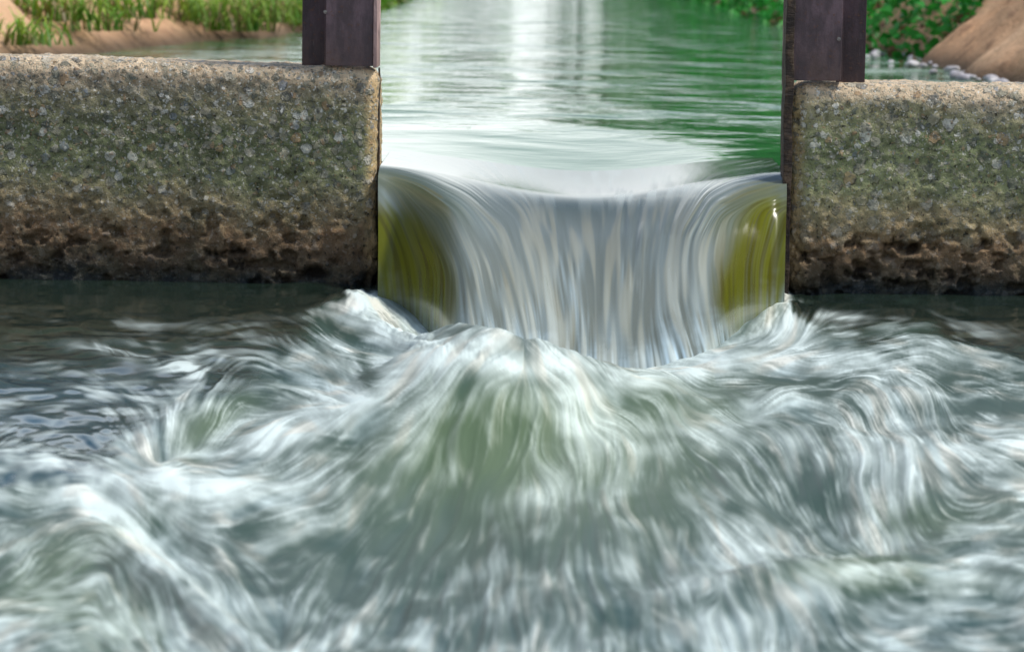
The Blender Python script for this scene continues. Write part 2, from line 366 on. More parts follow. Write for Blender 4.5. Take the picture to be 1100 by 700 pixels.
# ------------------------------------------------------------------ concrete side walls
def concrete_wall(name, x0, x1, zt0, zt1, label, seed, cavities=()):
    """rounded block, front face at y=0, top sloping from zt0 at x0 to zt1 at x1"""
    y0, y1, z0, z1, r = 0.0, 0.28, -0.45, 0.62, (0.042 if x0 < 0 else 0.058)
    st = 0.0048
    nx, ny, nz = int((x1-x0)/st), int((y1-y0)/st/1.5), int((z1-z0)/st)
    V = []; Fc = []; base = 0
    def face(a, b, fn):
        nonlocal base
        A, B = np.meshgrid(np.linspace(0, 1, a+1), np.linspace(0, 1, b+1), indexing='ij')
        P = fn(A, B).reshape(-1, 3); i = np.arange((a+1)*(b+1)).reshape(a+1, b+1)+base
        Fc.append(np.stack([i[:-1, :-1], i[1:, :-1], i[1:, 1:], i[:-1, 1:]], -1).reshape(-1, 4)); V.append(P); base += len(P)
    X = lambda t: x0+(x1-x0)*t
    Yf = lambda t: y0+(y1-y0)*t
    Z = lambda t: z0+(z1-z0)*t
    one = lambda A: np.ones_like(A)
    face(nx, nz, lambda A, B: np.stack([X(A), y0*one(A), Z(B)], -1))
    face(nx, nz//3, lambda A, B: np.stack([X(1-A), y1*one(A), Z(B)], -1))
    face(nx, ny, lambda A, B: np.stack([X(A), Yf(B), z1*one(A)], -1))
    face(ny, nz, lambda A, B: np.stack([x0*one(A), Yf(1-A), Z(B)], -1))
    face(ny, nz, lambda A, B: np.stack([x1*one(A), Yf(A), Z(B)], -1))
    P = np.concatenate(V); Fq = np.concatenate(Fc)
    lo = np.array([x0+r, y0+r, z0+r]); hi = np.array([x1-r, y1-r, z1-r])
    Q = np.clip(P, lo, hi); N = P-Q; L = np.linalg.norm(N, axis=1, keepdims=True); N = N/np.maximum(L, 1e-9)
    P = Q+N*r
    x, y, z = P.T
    ztop = zt0+(zt1-zt0)*(x-x0)/(x1-x0)
    t = np.clip((z-z0)/(z1-z0), 0, 1); P[:, 2] = z0+(ztop-z0)*t
    x, y, z = P.T
    rough = 0.45+1.0*(1-sstep(.08, .26, z+.07*fbm(x*4, y*4, z*4, 2, seed)))
    d = .005*fbm(x*5, y*5, z*5, 3, seed)+rough*.0060*fbm(x*24, y*24, z*24, 4, seed+3)
    w1, id1 = worley(x*32, y*32, z*32, seed+5)
    peb = np.where(id1 > .5, 1, 0)*sstep(.5, .25, w1)
    d += .0032*peb*(0.5+rough*.7)
    w2, id2 = worley(x*19+.6*fbm(x*60, y*60, z*60, 2, 4), y*19, z*19, seed+9)
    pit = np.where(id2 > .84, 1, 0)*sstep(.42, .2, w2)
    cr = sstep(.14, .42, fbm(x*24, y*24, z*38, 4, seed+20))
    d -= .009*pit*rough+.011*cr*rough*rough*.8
    fine = fbm(x*75, y*75, z*75, 3, seed+50)
    d += .0022*fine
    for (cx, cz, sx, sz) in cavities:
        e = ((x-cx)/sx)**2+((z-cz)/sz)**2+.8*fbm(x*40, y, z*40, 2, 3)
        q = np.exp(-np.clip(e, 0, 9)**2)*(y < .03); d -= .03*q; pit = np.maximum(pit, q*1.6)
    d -= .010*sstep(.06, .0, z)*(1+.8*fbm(x*9, y, z*9, 2, seed+31))
    P = P+N*d[:, None]
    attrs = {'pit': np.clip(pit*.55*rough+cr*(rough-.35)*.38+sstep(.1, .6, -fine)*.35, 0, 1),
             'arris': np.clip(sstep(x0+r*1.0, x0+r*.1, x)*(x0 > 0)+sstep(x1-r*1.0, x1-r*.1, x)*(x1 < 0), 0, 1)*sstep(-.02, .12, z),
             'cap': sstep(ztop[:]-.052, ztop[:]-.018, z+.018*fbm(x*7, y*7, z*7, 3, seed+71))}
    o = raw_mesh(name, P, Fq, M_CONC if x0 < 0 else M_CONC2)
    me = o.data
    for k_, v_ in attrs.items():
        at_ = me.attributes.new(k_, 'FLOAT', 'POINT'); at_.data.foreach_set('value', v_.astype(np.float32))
    bm = bmesh.new(); bm.from_mesh(me); bmesh.ops.remove_doubles(bm, verts=bm.verts, dist=.0006); bm.to_mesh(me); bm.free()
    return tag(o, label, 'concrete wall')
def ztop(px, py): return float(on_y(px, py, 0.03)[1])
zl0, zl1 = ztop(0, 60), ztop(385, 73); zr0, zr1 = ztop(870, 89), ztop(1100, 92)
XL = float(on_y(406, 200, 0.0)[0]); XR = float(on_y(845, 200, 0.0)[0]); xe = float(on_y(0, 60)[0]); xe2 = float(on_y(1100, 92)[0])
zl_out = zl1+(zl0-zl1)*(-3.0-XL)/(xe-XL); zr_out = zr0+(zr1-zr0)*(2.5-XR)/(xe2-XR)
cvx, cvz = on_y(975, 267, 0)
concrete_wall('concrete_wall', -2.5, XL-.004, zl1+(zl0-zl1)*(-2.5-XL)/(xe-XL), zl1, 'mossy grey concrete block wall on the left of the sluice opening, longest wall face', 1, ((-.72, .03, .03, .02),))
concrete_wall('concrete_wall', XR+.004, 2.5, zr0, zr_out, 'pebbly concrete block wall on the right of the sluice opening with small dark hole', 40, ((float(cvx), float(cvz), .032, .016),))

# ------------------------------------------------------------------ steel gate posts with guide rails
def gate_post(side, label):
    """side -1: left post, +1: right post"""
    if side < 0:
        a0, a1, b0 = 350, 401, 325; xin = 406.5; pyb, pyb2 = 71, 68
    else:
        a0, a1, b0 = 849, 905, 930; xin = 843.5; pyb, pyb2 = 87, 88.5
    Y0 = -0.004
    xa0 = float(on_y(a0, 30, Y0)[0]); xa1 = float(on_y(a1, 30, Y0)[0]); xb = float(on_y(b0, 30, .10)[0]); xi = float(on_y(xin, 60, Y0)[0])
    zb = float(on_y((a0+a1)/2, pyb, Y0)[1]); zb2 = float(on_y(b0, pyb2, .1)[1])
    H = 1.3
    root = empty('gate_post', ((xa0+xa1)/2, .08, zb)); root.location = (0, 0, 0)
    tag(root, label, 'gate post', 'steel posts either side of the opening')
    bm = bmesh.new(); box(bm, min(xa0, xa1), max(xa0, xa1), Y0, Y0+.010, zb, H, .0018); bm_obj('front_flange', bm, M_STEEL, root)
    bm = bmesh.new()
    if side < 0: box(bm, xa1+.0005, xa1+.011, Y0-.006, .16, zb-.004, H, .0018)
    else: box(bm, xa0-.009, xa0-.0005, Y0-.004, .16, zb-.02, H, .0018)
    bm_obj('side_flange', bm, M_STEEL if side > 0 else PINK, root)
    # recessed second member beside the first
    x2 = sorted((xb, (xa0 if side < 0 else xa1)+side*-.006))
    bm = bmesh.new(); box(bm, x2[0], x2[1], .085, .099, zb2-.03, H, .002); bm_obj('rear_plate', bm, M_STEEL_D, root)
    bm = bmesh.new(); box(bm, (xa0 if side < 0 else xa1)-.004, (xa0 if side < 0 else xa1)+.004, Y0+.012, .084, zb, H, .0012); bm_obj('web', bm, M_STEEL_D, root)
    # guide rail running down the inner face of the wall
    bm = bmesh.new()
    if side < 0: box(bm, XL-.006, xi+.001, .058, .10, -.5, zb-.006, .0015)
    else: box(bm, xi, XR+.010, -.020, .10, -.5, H, .0015)
    bmesh.ops.subdivide_edges(bm, edges=[e for e in bm.edges if e.calc_length() > .3], cuts=60)
    for v in bm.verts:
        v.co.x += .0022*float(vnoise(v.co.z*22, v.co.y*9, 3, 8)); v.co.y += .003*float(vnoise(v.co.z*15, 2, 5, 9))
    bm_obj('guide_rail', bm, M_RUST, root)
    # fixing bolt on the edge of the front plate
    bx, bz = on_y(349.5 if side < 0 else 901, 13 if side < 0 else 42, Y0)
    bm = bmesh.new(); bmesh.ops.create_cone(bm, cap_ends=True, segments=6, radius1=.0055, radius2=.0045, depth=.006)
    for v in bm.verts: v.co = Vector((v.co.x+float(bx), v.co.z+Y0-.003, v.co.y+float(bz)))
    bm_obj('bolt', bm, M_BOLT, root)
    return root
PINK = mat_paint_steel('faded_pink_brown_steel', (.50, .33, .31))
gate_post(-1, 'dark brown steel gate post on the left wall with a faded pinkish edge')
gate_post(1, 'dark grey brown steel gate post standing on the right wall, full length guide rail')

# ------------------------------------------------------------------ downstream churning water
ST = 1.05
U0_, V0_ = -200, 286
U, V = np.meshgrid(np.arange(-200, 1300, ST), np.arange(286, 880, ST))
X0, Y0_ = on_z(U, V, 0.0)
kk = (V+50)/0.9                                   # pixels per metre of height at each point
def at(feats):                                     # heights (x, y on the picture of the crest, su, sv, angle, h)
    out = []
    for (x, y, su, sv, ang, h) in feats:
        v = y
        for _ in range(6): v = y+h*(v+50)/.9
        out.append((x, v, su, sv, ang, h))
    return out
HF = at([
 (543, 384, 88, 34, -4, .098), (540, 480, 120, 60, 0, .018), (520, 425, 90, 40, -20, .035), (430, 352, 62, 11, 33, .042), (385, 316, 16, 9, 0, .030),
 (395, 428, 80, 20, -24, .035), (180, 446, 30, 14, -30, .035), (230, 470, 34, 10, -20, -.02), (150, 508, 130, 15, 8, .036),
 (60, 500, 70, 14, 0, .012), (175, 395, 60, 9, 12, .012), (200, 622, 120, 16, 42, .038), (120, 570, 70, 25, 30, -.02), (40, 680, 90, 25, 0, .03),
 (400, 620, 120, 50, -25, -.03), (852, 322, 12, 10, 0, .030), (800, 362, 60, 9, -22, .012), (960, 372, 70, 9, 0, .018),
 (1010, 492, 100, 22, 0, .022), (955, 500, 60, 22, 0, .016), (900, 560, 50, 22, 0, -.03), (820, 612, 70, 14, -8, .034), (1000, 612, 90, 12, -6, .030),
 (930, 596, 40, 8, 0, -.02), (740, 430, 70, 10, 0, .016), (690, 480, 60, 20, 0, .016), (860, 430, 60, 9, 0, .014), (1010, 425, 60, 7, 0, .016), (850, 470, 60, 9, 0, .012),
 (620, 640, 60, 60, 0, .02)])
h = blobs(HF, U, V)
h += -.115*np.exp(-0.5*(((U-650)/100)**2+((V-338)/36)**2))          # hollow scoured by the falling sheet
h += -.045*np.exp(-0.5*(((U-500)/60)**2+((V-345)/20)**2))
IX, IY = U, V-h*kk                                  # where the smooth surface sits, for laying out the foam
def poly(pts, x): p = np.array(pts, float); return np.interp(x, p[:, 0], p[:, 1])
wob = 30*fbm(U/45, V/16, 0, 4, 77)+14*fbm(U/90, V/60, 0, 2, 78)
bl = poly([(-260, 540), (0, 508), (60, 492), (110, 486), (140, 462), (200, 436), (250, 418), (300, 388), (340, 345), (375, 308), (400, 296), (420, 280), (600, 200), (820, 200), (845, 300), (858, 338), (880, 348), (920, 362), (960, 352), (1010, 350), (1040, 372), (1070, 388), (1100, 396), (1360, 410)], U)
reg = sstep(-24, 22, IY-bl+wob)
POS = [(420, 345, 60, 14, 36, .42), (383, 318, 16, 10, 0, .5), (360, 415, 60, 22, 28, .30), (430, 402, 85, 15, -27, .38), (548, 388, 55, 9, 0, .50), (612, 420, 26, 14, 50, .30),
 (290, 470, 70, 16, -15, .32), (150, 508, 115, 13, 8, .46), (60, 525, 80, 16, 0, .25), (150, 465, 20, 16, -50, .25), (200, 622, 115, 12, 42, .42),
 (130, 560, 80, 15, 30, .28), (50, 670, 90, 22, 0, .22), (843, 322, 10, 22, 8, .50), (800, 362, 60, 9, -24, .38), (715, 402, 90, 10, -10, .34), (880, 385, 80, 12, 0, .22),
 (1010, 490, 90, 18, 0, .34), (955, 525, 16, 40, 6, .28), (790, 605, 45, 20, -18, .42), (690, 470, 55, 18, 0, .12), (1000, 612, 90, 9, -5, .34), (850, 645, 60, 16, -20, .26),
 (1050, 560, 70, 9, 0, .18), (790, 690, 60, 14, 0, .22), (640, 445, 30, 30, 60, .15), (260, 520, 80, 12, -8, .2), (930, 430, 60, 10, 0, .18)]
NEG = [(560, 455, 46, 30, 0, -.26), (420, 590, 105, 45, -22, -.26), (590, 640, 110, 40, 0, -.16), (396, 402, 8, 16, -25, -.55), (232, 452, 34, 11, -35, -.38), (872, 412, 40, 8, 0, -.36),
 (700, 428, 34, 7, 0, -.26), (900, 545, 40, 22, 0, -.24), (1010, 558, 50, 14, -10, -.32), (930, 606, 34, 5, -5, -.50), (940, 630, 60, 9, 0, -.26), (60, 590, 60, 12, -30, -.24), (110, 640, 50, 14, 0, -.2),
 (310, 362, 40, 12, 10, -.3), (1060, 440, 60, 7, 0, -.34), (760, 520, 60, 25, 20, -.12), (1090, 590, 40, 10, 0, -.2), (650, 560, 60, 40, 0, -.08)]
OUTS = [(40, 405, 80, 4, 3, .2), (110, 448, 60, 4, -6, .3), (20, 480, 60, 6, 0, .3), (200, 395, 50, 5, 12, .3), (90, 372, 60, 3, 4, .2), (-60, 440, 60, 6, 0, .25), (140, 410, 60, 3, -8, .25), (230, 380, 60, 10, 10, .30), (300, 372, 40, 12, 10, .3), (70, 395, 50, 5, 8, .22), (20, 430, 40, 5, 0, .25), (150, 350, 50, 5, 6, .16), (60, 465, 60, 7, 0, .3), (1000, 350, 60, 7, 5, .25), (930, 340, 40, 4, 0, .18), (180, 430, 50, 9, 10, .3), (165, 388, 42, 8, 16, .34), (120, 421, 45, 5, -4, .26), (245, 350, 60, 6, -4, .12), (60, 340, 70, 6, 0, .10), (980, 366, 50, 6, 0, .3), (875, 338, 25, 4, 0, .22), (1015, 334, 16, 4, 0, .16), (90, 442, 40, 5, 5, .24), (215, 408, 30, 9, 25, .3), (30, 460, 30, 4, 0, .2)]
foam0 = reg*(.385+1.15*blobs(POS, IX, IY)+1.15*blobs(NEG, IX, IY))+(1-.6*reg)*blobs(OUTS, IX, IY)
ARR = [(50, 350, 1, 0), (150, 400, 1, .1), (30, 470, 1, -.1), (100, 330, 1, 0), (250, 340, 1, .05), (170, 385, 1, .25), (420, 345, 1, .75), (360, 400, 1, .75), (340, 360, 1, .45), (320, 420, 1, .4), (290, 445, -1, .05), (450, 430, -1, .5), (400, 480, -1, .42),
 (300, 480, -1, .32), (200, 512, -1, .02), (120, 492, -1, -.35), (60, 480, -1, 0), (235, 430, -.6, .9), (180, 465, -.2, 1), (150, 460, .5, .8), (330, 560, -1, .40), (400, 600, -.8, .6), (250, 640, .8, .7), (170, 570, .8, .6), (60, 600, -1, .55), (40, 670, -1, .1), (150, 660, .3, .8),
 (480, 600, -.6, .9), (430, 540, -.85, .6), (560, 620, -.12, 1), (550, 460, -.25, 1), (500, 440, -.7, .75), (520, 400, -1, .4), (600, 410, .7, .6), (620, 480, .15, 1), (640, 620, .06, 1), (700, 520, .35, 1), (760, 560, .5, 1), (690, 460, .7, .6),
 (850, 520, .4, 1), (830, 570, .7, .9), (900, 610, 1, .02), (700, 405, -1, .18), (800, 365, -1, .45), (845, 330, -.35, 1), (750, 440, 1, .1), (830, 420, 1, -.15), (900, 400, 1, -.1), (1000, 375, 1, .15), (1060, 425, 1, .05), (930, 450, .5, .8), (985, 455, .6, .9),
 (975, 520, .25, 1), (950, 560, .4, 1), (1060, 510, .9, .5), (1060, 560, 1, -.1), (1060, 600, 1, -.35), (1000, 650, 1, .25), (760, 650, -.7, .6), (900, 670, .8, .6), (670, 680, -.1, 1), (-150, 500, 1, 0), (1250, 500, 1, 0), (940, 350, 1, -.1), (-100, 650, 1, .3)]
for _x in range(400, 840, 55):
    for _y in range(450, 720, 50): ARR.append((_x, _y, (_x-560)*1.0, (_y-300)*1.0))
fx, fy = arrows_field(ARR, IX, IY, 60)
# turbulence bends the current
tn = fbm(U/85, V/60, 0, 2, 5); ty, tx = np.gradient(tn, ST)
amp = 12*reg
fx2, fy2 = fx+amp*ty*.9, fy-amp*tx*.9
ang_j = .07*fbm(U/34, V/22, 2, 2, 91)*reg*(1-.7*np.exp(-(((IX-540)/170)**2+((IY-560)/110)**2)))
c_, s_ = np.cos(ang_j), np.sin(ang_j); fx2, fy2 = fx2*c_-fy2*s_, fx2*s_+fy2*c_
swell = fbm(U/95, V/48, 0, 2, 21)
hs_ = h+reg*.016*swell
IY2 = V-hs_*kk
gyv, gyu = np.gradient(IY2, ST)
def to_grid(ax, ay): return ax, (ay-gyu*ax)/np.maximum(gyv, .22)
def turned(deg, seed, j=.07):
    a = math.radians(deg)*fbm(U/60, V/40, 1, 2, seed)*2.2+j*fbm(U/24, V/15, 4, 2, seed+1)*reg
    c, q = np.cos(a), np.sin(a); return to_grid(fx2*c-fy2*q, fx2*q+fy2*c)
def RN(n): return blur(rng.standard_normal(U.shape), n)
g1 = turned(14, 301); g2 = turned(22, 402, .13)
LF, LM = lic([RN(0), RN(2)], *g1, 34)
LF2, LMb = lic([RN(1), RN(4)], *g2, 18)
LM2, LL = lic([RN(6), RN(38)], *g1, 46)
LM3 = lic([RN(10)], *g2, 20)[0]
calm = 1-reg
soft = np.exp(-(((IX-540)/230)**2+((IY-560)/130)**2))          # smoothest, most blurred part
hh = h + reg*(.016*swell+.0016*LL+.0006*LM2*(1-.5*soft)+.00025*LM*(1-.5*soft)) + calm*(.0090*fbm(U/80, V/13, 0, 3, 31)*sstep(300, 370, V)+.0010*LM2*sstep(330, 400, V)+.0022*fbm(U/30, V/6, 0, 2, 33))
hh += reg*(1-soft)*(.006*np.abs(fbm(U/44, V/22, 0, 2, 61)))
spl = blobs([(386, 318, 22, 12, 20, 1), (425, 345, 40, 9, 34, 1), (500, 378, 40, 7, 10, .6), (852, 324, 14, 12, 0, 1), (815, 350, 30, 7, -25, .8), (560, 386, 60, 8, 0, .3)], IX, IY)
hh += np.clip(spl, 0, 1)*(.007*fbm(U/12, V/7, 0, 3, 901)+.0028*fbm(U/5, V/4, 0, 2, 902))
# keep the sheet under the wall feet
pat1 = sstep(-.25, .45, fbm(U/26, V/15, 0, 3, 501)+.25*LL*.5); pat2 = sstep(-.2, .5, fbm(U/22, V/14, 3, 3, 502))
sk = lambda q: np.where(q > 0, q*(1+.35*np.minimum(q, 2)), q*.75)       # bright threads, soft gaps
blo = lic([fbm(U/24, V/13, 0, 5, 601), fbm(U/60, V/34, 5, 4, 611)], *g2, 7)
fine = pat1*(.085*sk(LF)+.045*sk(LM))+pat2*(.08*sk(LF2)+.035*sk(LMb))+.035*LF
rid = lic([(1-np.abs(fbm(U/30+.8*fbm(U/18, V/14, 0, 2, 71), V/17, 0, 4, 701)))**7, (1-np.abs(fbm(U/19, V/12+.8*fbm(U/15, V/12, 0, 2, 72), 2, 3, 703)))**7], *g2, 9)
fine = fine+.05*np.clip(rid[0], -1, 2.5)+.035*np.clip(rid[1], -1, 2.5)*pat1
f = foam0-.02+1.4*reg*(.062*blo[0]+.07*blo[1]+.06*LL+.055*LM2+.04*LM3+fine*(.78-.48*soft)+.032*RN(1)/.45*(.4+.6*pat1)*(1-.5*soft))+calm*np.clip(foam0, 0, 1)*(LM2*.5+LM*.5+.5*rid[0])
f = np.clip(f, 0, 1.25)
fo = f/(1+.12*f)
green = np.clip(blobs([(555, 455, 75, 45, 0, .9), (520, 530, 120, 50, 0, .45), (480, 470, 60, 30, -25, .4), (90, 590, 60, 20, -25, .6), (730, 430, 60, 25, 0, .5), (930, 615, 60, 14, 0, .8), (232, 452, 34, 14, -35, .7), (60, 645, 60, 20, 0, .5), (700, 500, 60, 40, 0, .4), (1000, 560, 50, 16, 0, .5), (130, 680, 40, 20, 0, .5)], IX, IY), 0, 1)
warm = np.clip(reg*(.55*sstep(.2, 1.6, lic([blur(rng.standard_normal(U.shape), 20)], fx2, fy2, 30)[0])), 0, 1)  # cream cloud reflections, painted into the foam colour
blue = np.clip(reg*.5*sstep(.3, 1.6, -LL*.6+.8*fbm(U/50, V/30, 0, 2, 44))+.25*sstep(560, 700, IY), 0, 1)  # blue sky reflections, painted into foam and body colour
def cmix(a, b, t): return a*(1-t[..., None])+b*t[..., None]
body = cmix(np.array([.018, .032, .024])*np.ones(U.shape+(3,)), np.array([.035, .085, .115]), sstep(350, 420, IY)*(.5+.5*sstep(-.4, .5, fbm(U/90, V/12, 0, 3, 37)))*.9)  # blue of the calm water is reflected sky painted into the body colour
body = cmix(body, np.array([.042, .078, .058]), reg)
body = cmix(body, np.array([.085, .135, .055]), green*.95)
body = cmix(body, np.array([.030, .085, .095]), blue*.6*(1-green))
fc = cmix(np.array([.76, .87, .83])*np.ones_like(body), np.array([.88, .82, .68]), warm)
fc = cmix(fc, np.array([.54, .76, .84]), blue*.4)
fc = cmix(fc, np.array([.60, .70, .50]), green*.45)
colr = cmix(body, fc, np.clip(fo, 0, 1)**1.45)
outside = np.maximum(np.abs(X0-.5*(XL+XR))-.5*(XR-XL), 0)
mask = ~((Y0_ > .02) & (outside > .03)) & (Y0_ < .25)
P = np.stack([X0, Y0_, hh], -1)
o = grid_mesh('churning_water', P, M_FOAM, mask, {'gloss': np.clip(1.0-.75*reg-.5*fo, 0, 1)}, {'col': colr}); tag(o, kind='structure')
# the pool goes on around the modelled foam, a few millimetres lower
bm = bmesh.new(); 
def quad(bm, pts): bm.faces.new([bm.verts.new(p) for p in pts])
quad(bm, [(-8, -40, -.14), (8, -40, -.14), (8, .1, -.14), (-8, .1, -.14)])
_s = NT('pool_water'); _n = _s.noise(_s.mapping(_s.geo(), (1, 2, 1)), 4, 3)
M_POOL = _s.fin((.04, .06, .05), .1, .5, _s.bump(_n, .05, .5).outputs[0])
tag(bm_obj('pool_water', bm, M_POOL), kind='structure')

# ------------------------------------------------------------------ falling sheet of water in the opening
NS, NTT = 560, 520
S, T = np.meshgrid(np.linspace(-1, 1, NS), np.linspace(0, 1, NTT))
cx_, hw = .5*(XL+XR), .5*(XR-XL)
def drawdown(x, y):
    return -.080*np.exp(-((x-cx_)/.36)**2)*sstep(1.9, -.25, y)-.008*sstep(1.2, 0, y)
side = sstep(.45, .97, np.abs(S))
Ys = 0.62
lip = .05+.07*side
Lf = (1.25*(1-side)+.42*side)
tt = T**.85
Ya = Ys+( -.50*side+ lip-Lf*1.0 - Ys+.5*side)*tt
tau = np.clip((lip-Ya)/Lf, 0, 1.3)
pw = 1.95*(1-side)+2.7*side
drop = .385+.085*side
Z = ZUP+drawdown(cx_+hw*S, Ya)-drop*tau**pw
# water draws down in the middle of the opening and heaps up where side streams fold in
fold = np.exp(-((np.abs(S)-.62)/.13)**2)*sstep(.05, .5, tau)*sstep(1.3, .7, tau)
Z += .022*fold-.022*np.exp(-(S/.34)**2)*sstep(.05, .35, tau)*sstep(1.15, .5, tau)
Xn = cx_+hw*S*(1-.03*sstep(.2, 1, tau))
wid = hw-.001
Xn = np.clip(Xn, cx_-wid, cx_+wid)
PX, PY = proj(Xn, Ya, Z)
NARR = [(430, 186, 1, .22), (480, 196, 1, .42), (540, 218, 1, .8), (470, 215, 1, .7), (425, 215, .6, 1), (445, 250, .35, 1), (430, 300, .12, 1), (485, 250, .45, 1), (470, 320, -.05, 1), (560, 255, .35, 1), (600, 215, .12, 1), (590, 300, .12, 1), (530, 320, .2, 1),
 (620, 380, 0, 1), (690, 300, -.05, 1), (690, 230, -.15, 1), (650, 200, 0, 1), (830, 204, -1, .28), (785, 212, -1, .5), (748, 232, -.6, 1), (722, 265, -.15, 1), (716, 300, .05, 1), (735, 350, .3, 1), (790, 260, -.15, 1), (800, 310, 0, 1), (820, 250, -.25, 1), (760, 300, .1, 1), (610, 170, .1, 1), (450, 175, 1, .15), (800, 188, -1, .15)]
ax, ay = arrows_field(NARR, PX, PY, 34)
dxdi = np.gradient(PX, axis=1); dxdj = np.gradient(PX, axis=0); dydi = np.gradient(PY, axis=1); dydj = np.gradient(PY, axis=0)
det = dxdi*dydj-dxdj*dydi; det = np.where(np.abs(det) < .02, .02, det)
gi, gj = (dydj*ax-dxdj*ay)/det, (-dydi*ax+dxdi*ay)/det
na, nb, nc = rng.standard_normal(S.shape), blur(rng.standard_normal(S.shape), 4), blur(rng.standard_normal(S.shape), 22)
na = blur(na, 1)
A1, A2 = lic([na, nb], gi, gj, 46); A3, A4 = lic([nc, blur(rng.standard_normal(S.shape), 10)], gi, gj, 80)
act = sstep(.04, .35, tau)
patn0 = sstep(-.1, .35, fbm(PX/40, PY/60, 0, 3, 812))
tr = (lip-Ya)/Lf; AL = lic([blur(rng.standard_normal(S.shape), 60)], gi, gj, 90)[0]
Z2 = Z+(act*(.0010*A3+.0005*A4)+.0018*AL*sstep(.0, .4, tr))*(.35+.65*patn0)*(1-.6*side)
ol = blobs([(428, 282, 30, 42, -8, 1.5), (452, 322, 23, 28, -8, 1.4), (822, 266, 23, 42, 8, 1.5), (803, 320, 21, 28, 6, 1.4), (420, 300, 26, 40, 0, .6)], PX, PY)
ol = sstep(.18, .95, ol+.07*A2+.10*A4+.03*A1)*sstep(.06, .3, tau)
nfoam = blobs([(412, 205, 6, 12, -10, .8), (425, 225, 7, 20, -28, .6), (450, 340, 20, 8, 30, .25), (592, 280, 26, 60, 5, .22), (735, 290, 20, 50, -4, .30), (640, 360, 90, 30, 0, .25), (720, 380, 60, 18, -10, .2), (480, 185, 60, 4, 12, .35), (560, 205, 30, 4, 40, .4), (500, 235, 12, 30, -30, .2), (770, 200, 40, 4, -12, .25), (520, 350, 40, 14, 20, .35), (780, 350, 30, 12, -20, .3), (838, 240, 3, 40, 5, .3)], PX, PY)
hd = sample(hh.astype(np.float32), *[(q-q0)/ST for q, q0 in zip(proj(Xn, Ya, 0*Xn), (U0_, V0_))])
foot = sstep(.10, -.01, Z-hd+.035*fbm(PX/16, PY/12, 0, 3, 955))
patn = sstep(-.1, .35, fbm(PX/40, PY/60, 0, 3, 812))
act2 = sstep(.12, .62, tau)*(1-.55*sstep(.5, .9, np.abs(S)))
nf_ = np.clip(act2*(.05+.05*AL+.8*nfoam*(.6+.4*A4*.6)+.03*A3+.035*A4+patn*(.032*A2+.055*A1)+.012*A1)*(1-.6*ol)+.45*sstep(-.5, 1.5, A3+.6*A2)*np.exp(-((tau-.07)/.10)**2)*.8*(.4+.6*patn)+foot*(.34+.12*A2+.10*A1)*(1-.75*ol), 0, 1)
bodyn = cmix(np.array([.05, .07, .05])*np.ones(S.shape+(3,)), np.array([.145, .168, .145]), act)
bodyn = cmix(bodyn, np.array([.24, .235, .165]), np.clip(act*.7*sstep(-.3, 1.2, A4+.5*A3+.9*fbm(PX/50, PY/90, 0, 2, 9)), 0, 1))
bodyn = cmix(bodyn, np.array([.10, .125, .07]), np.clip(blobs([(450, 200, 50, 16, 20, .8), (800, 225, 40, 20, -10, .7), (470, 260, 20, 50, 0, .5)], PX, PY), 0, 1))
olc = cmix(np.array([.125, .135, .010])*np.ones(S.shape+(3,)), np.array([.070, .068, .006]), sstep(-.3, 1.3, A4+.5*A2)*.8)
bodyn = cmix(bodyn, olc, ol)
wn_ = np.clip(.9*sstep(-.8, .8, A3+.4*A4), 0, 1)
fcn = cmix(np.array([.54, .70, .77])*np.ones(S.shape+(3,)), np.array([.68, .69, .55]), wn_*.5)
coln = cmix(bodyn, fcn, nf_)
P = np.stack([Xn, Ya, Z2], -1)
o = grid_mesh('falling_water_sheet', P[::-1], M_FOAM, None, {'gloss': np.clip(1-.25*sstep(.15, .7, tau)-.5*nf_, 0, 1)[::-1]}, {'col': coln[::-1]}); tag(o, kind='structure')

# ------------------------------------------------------------------ upstream water (one sheet, joined level with the falling sheet)
yy = np.concatenate([np.linspace(.25, .62, 9), .62+np.cumsum(np.geomspace(.02, .35, 60)), np.linspace(9, 140, 60)])
ww = np.sort(np.concatenate([np.linspace(-3.4, 3.4, 171), [XL, XR]]))
XX, YY = np.meshgrid(ww, yy)
inn = (XX > XL+1e-6) & (XX < XR-1e-6)
mask = ~(inn & (YY < .62-1e-6))
ZZ = ZUP+drawdown(XX, YY)
XX2 = XX
# quads whose four corners all touch the opening pocket are left to the falling sheet
P = np.stack([XX, YY, ZZ-.0005], -1)
o = grid_mesh('channel_water', P, M_UP, mask); tag(o, kind='structure')

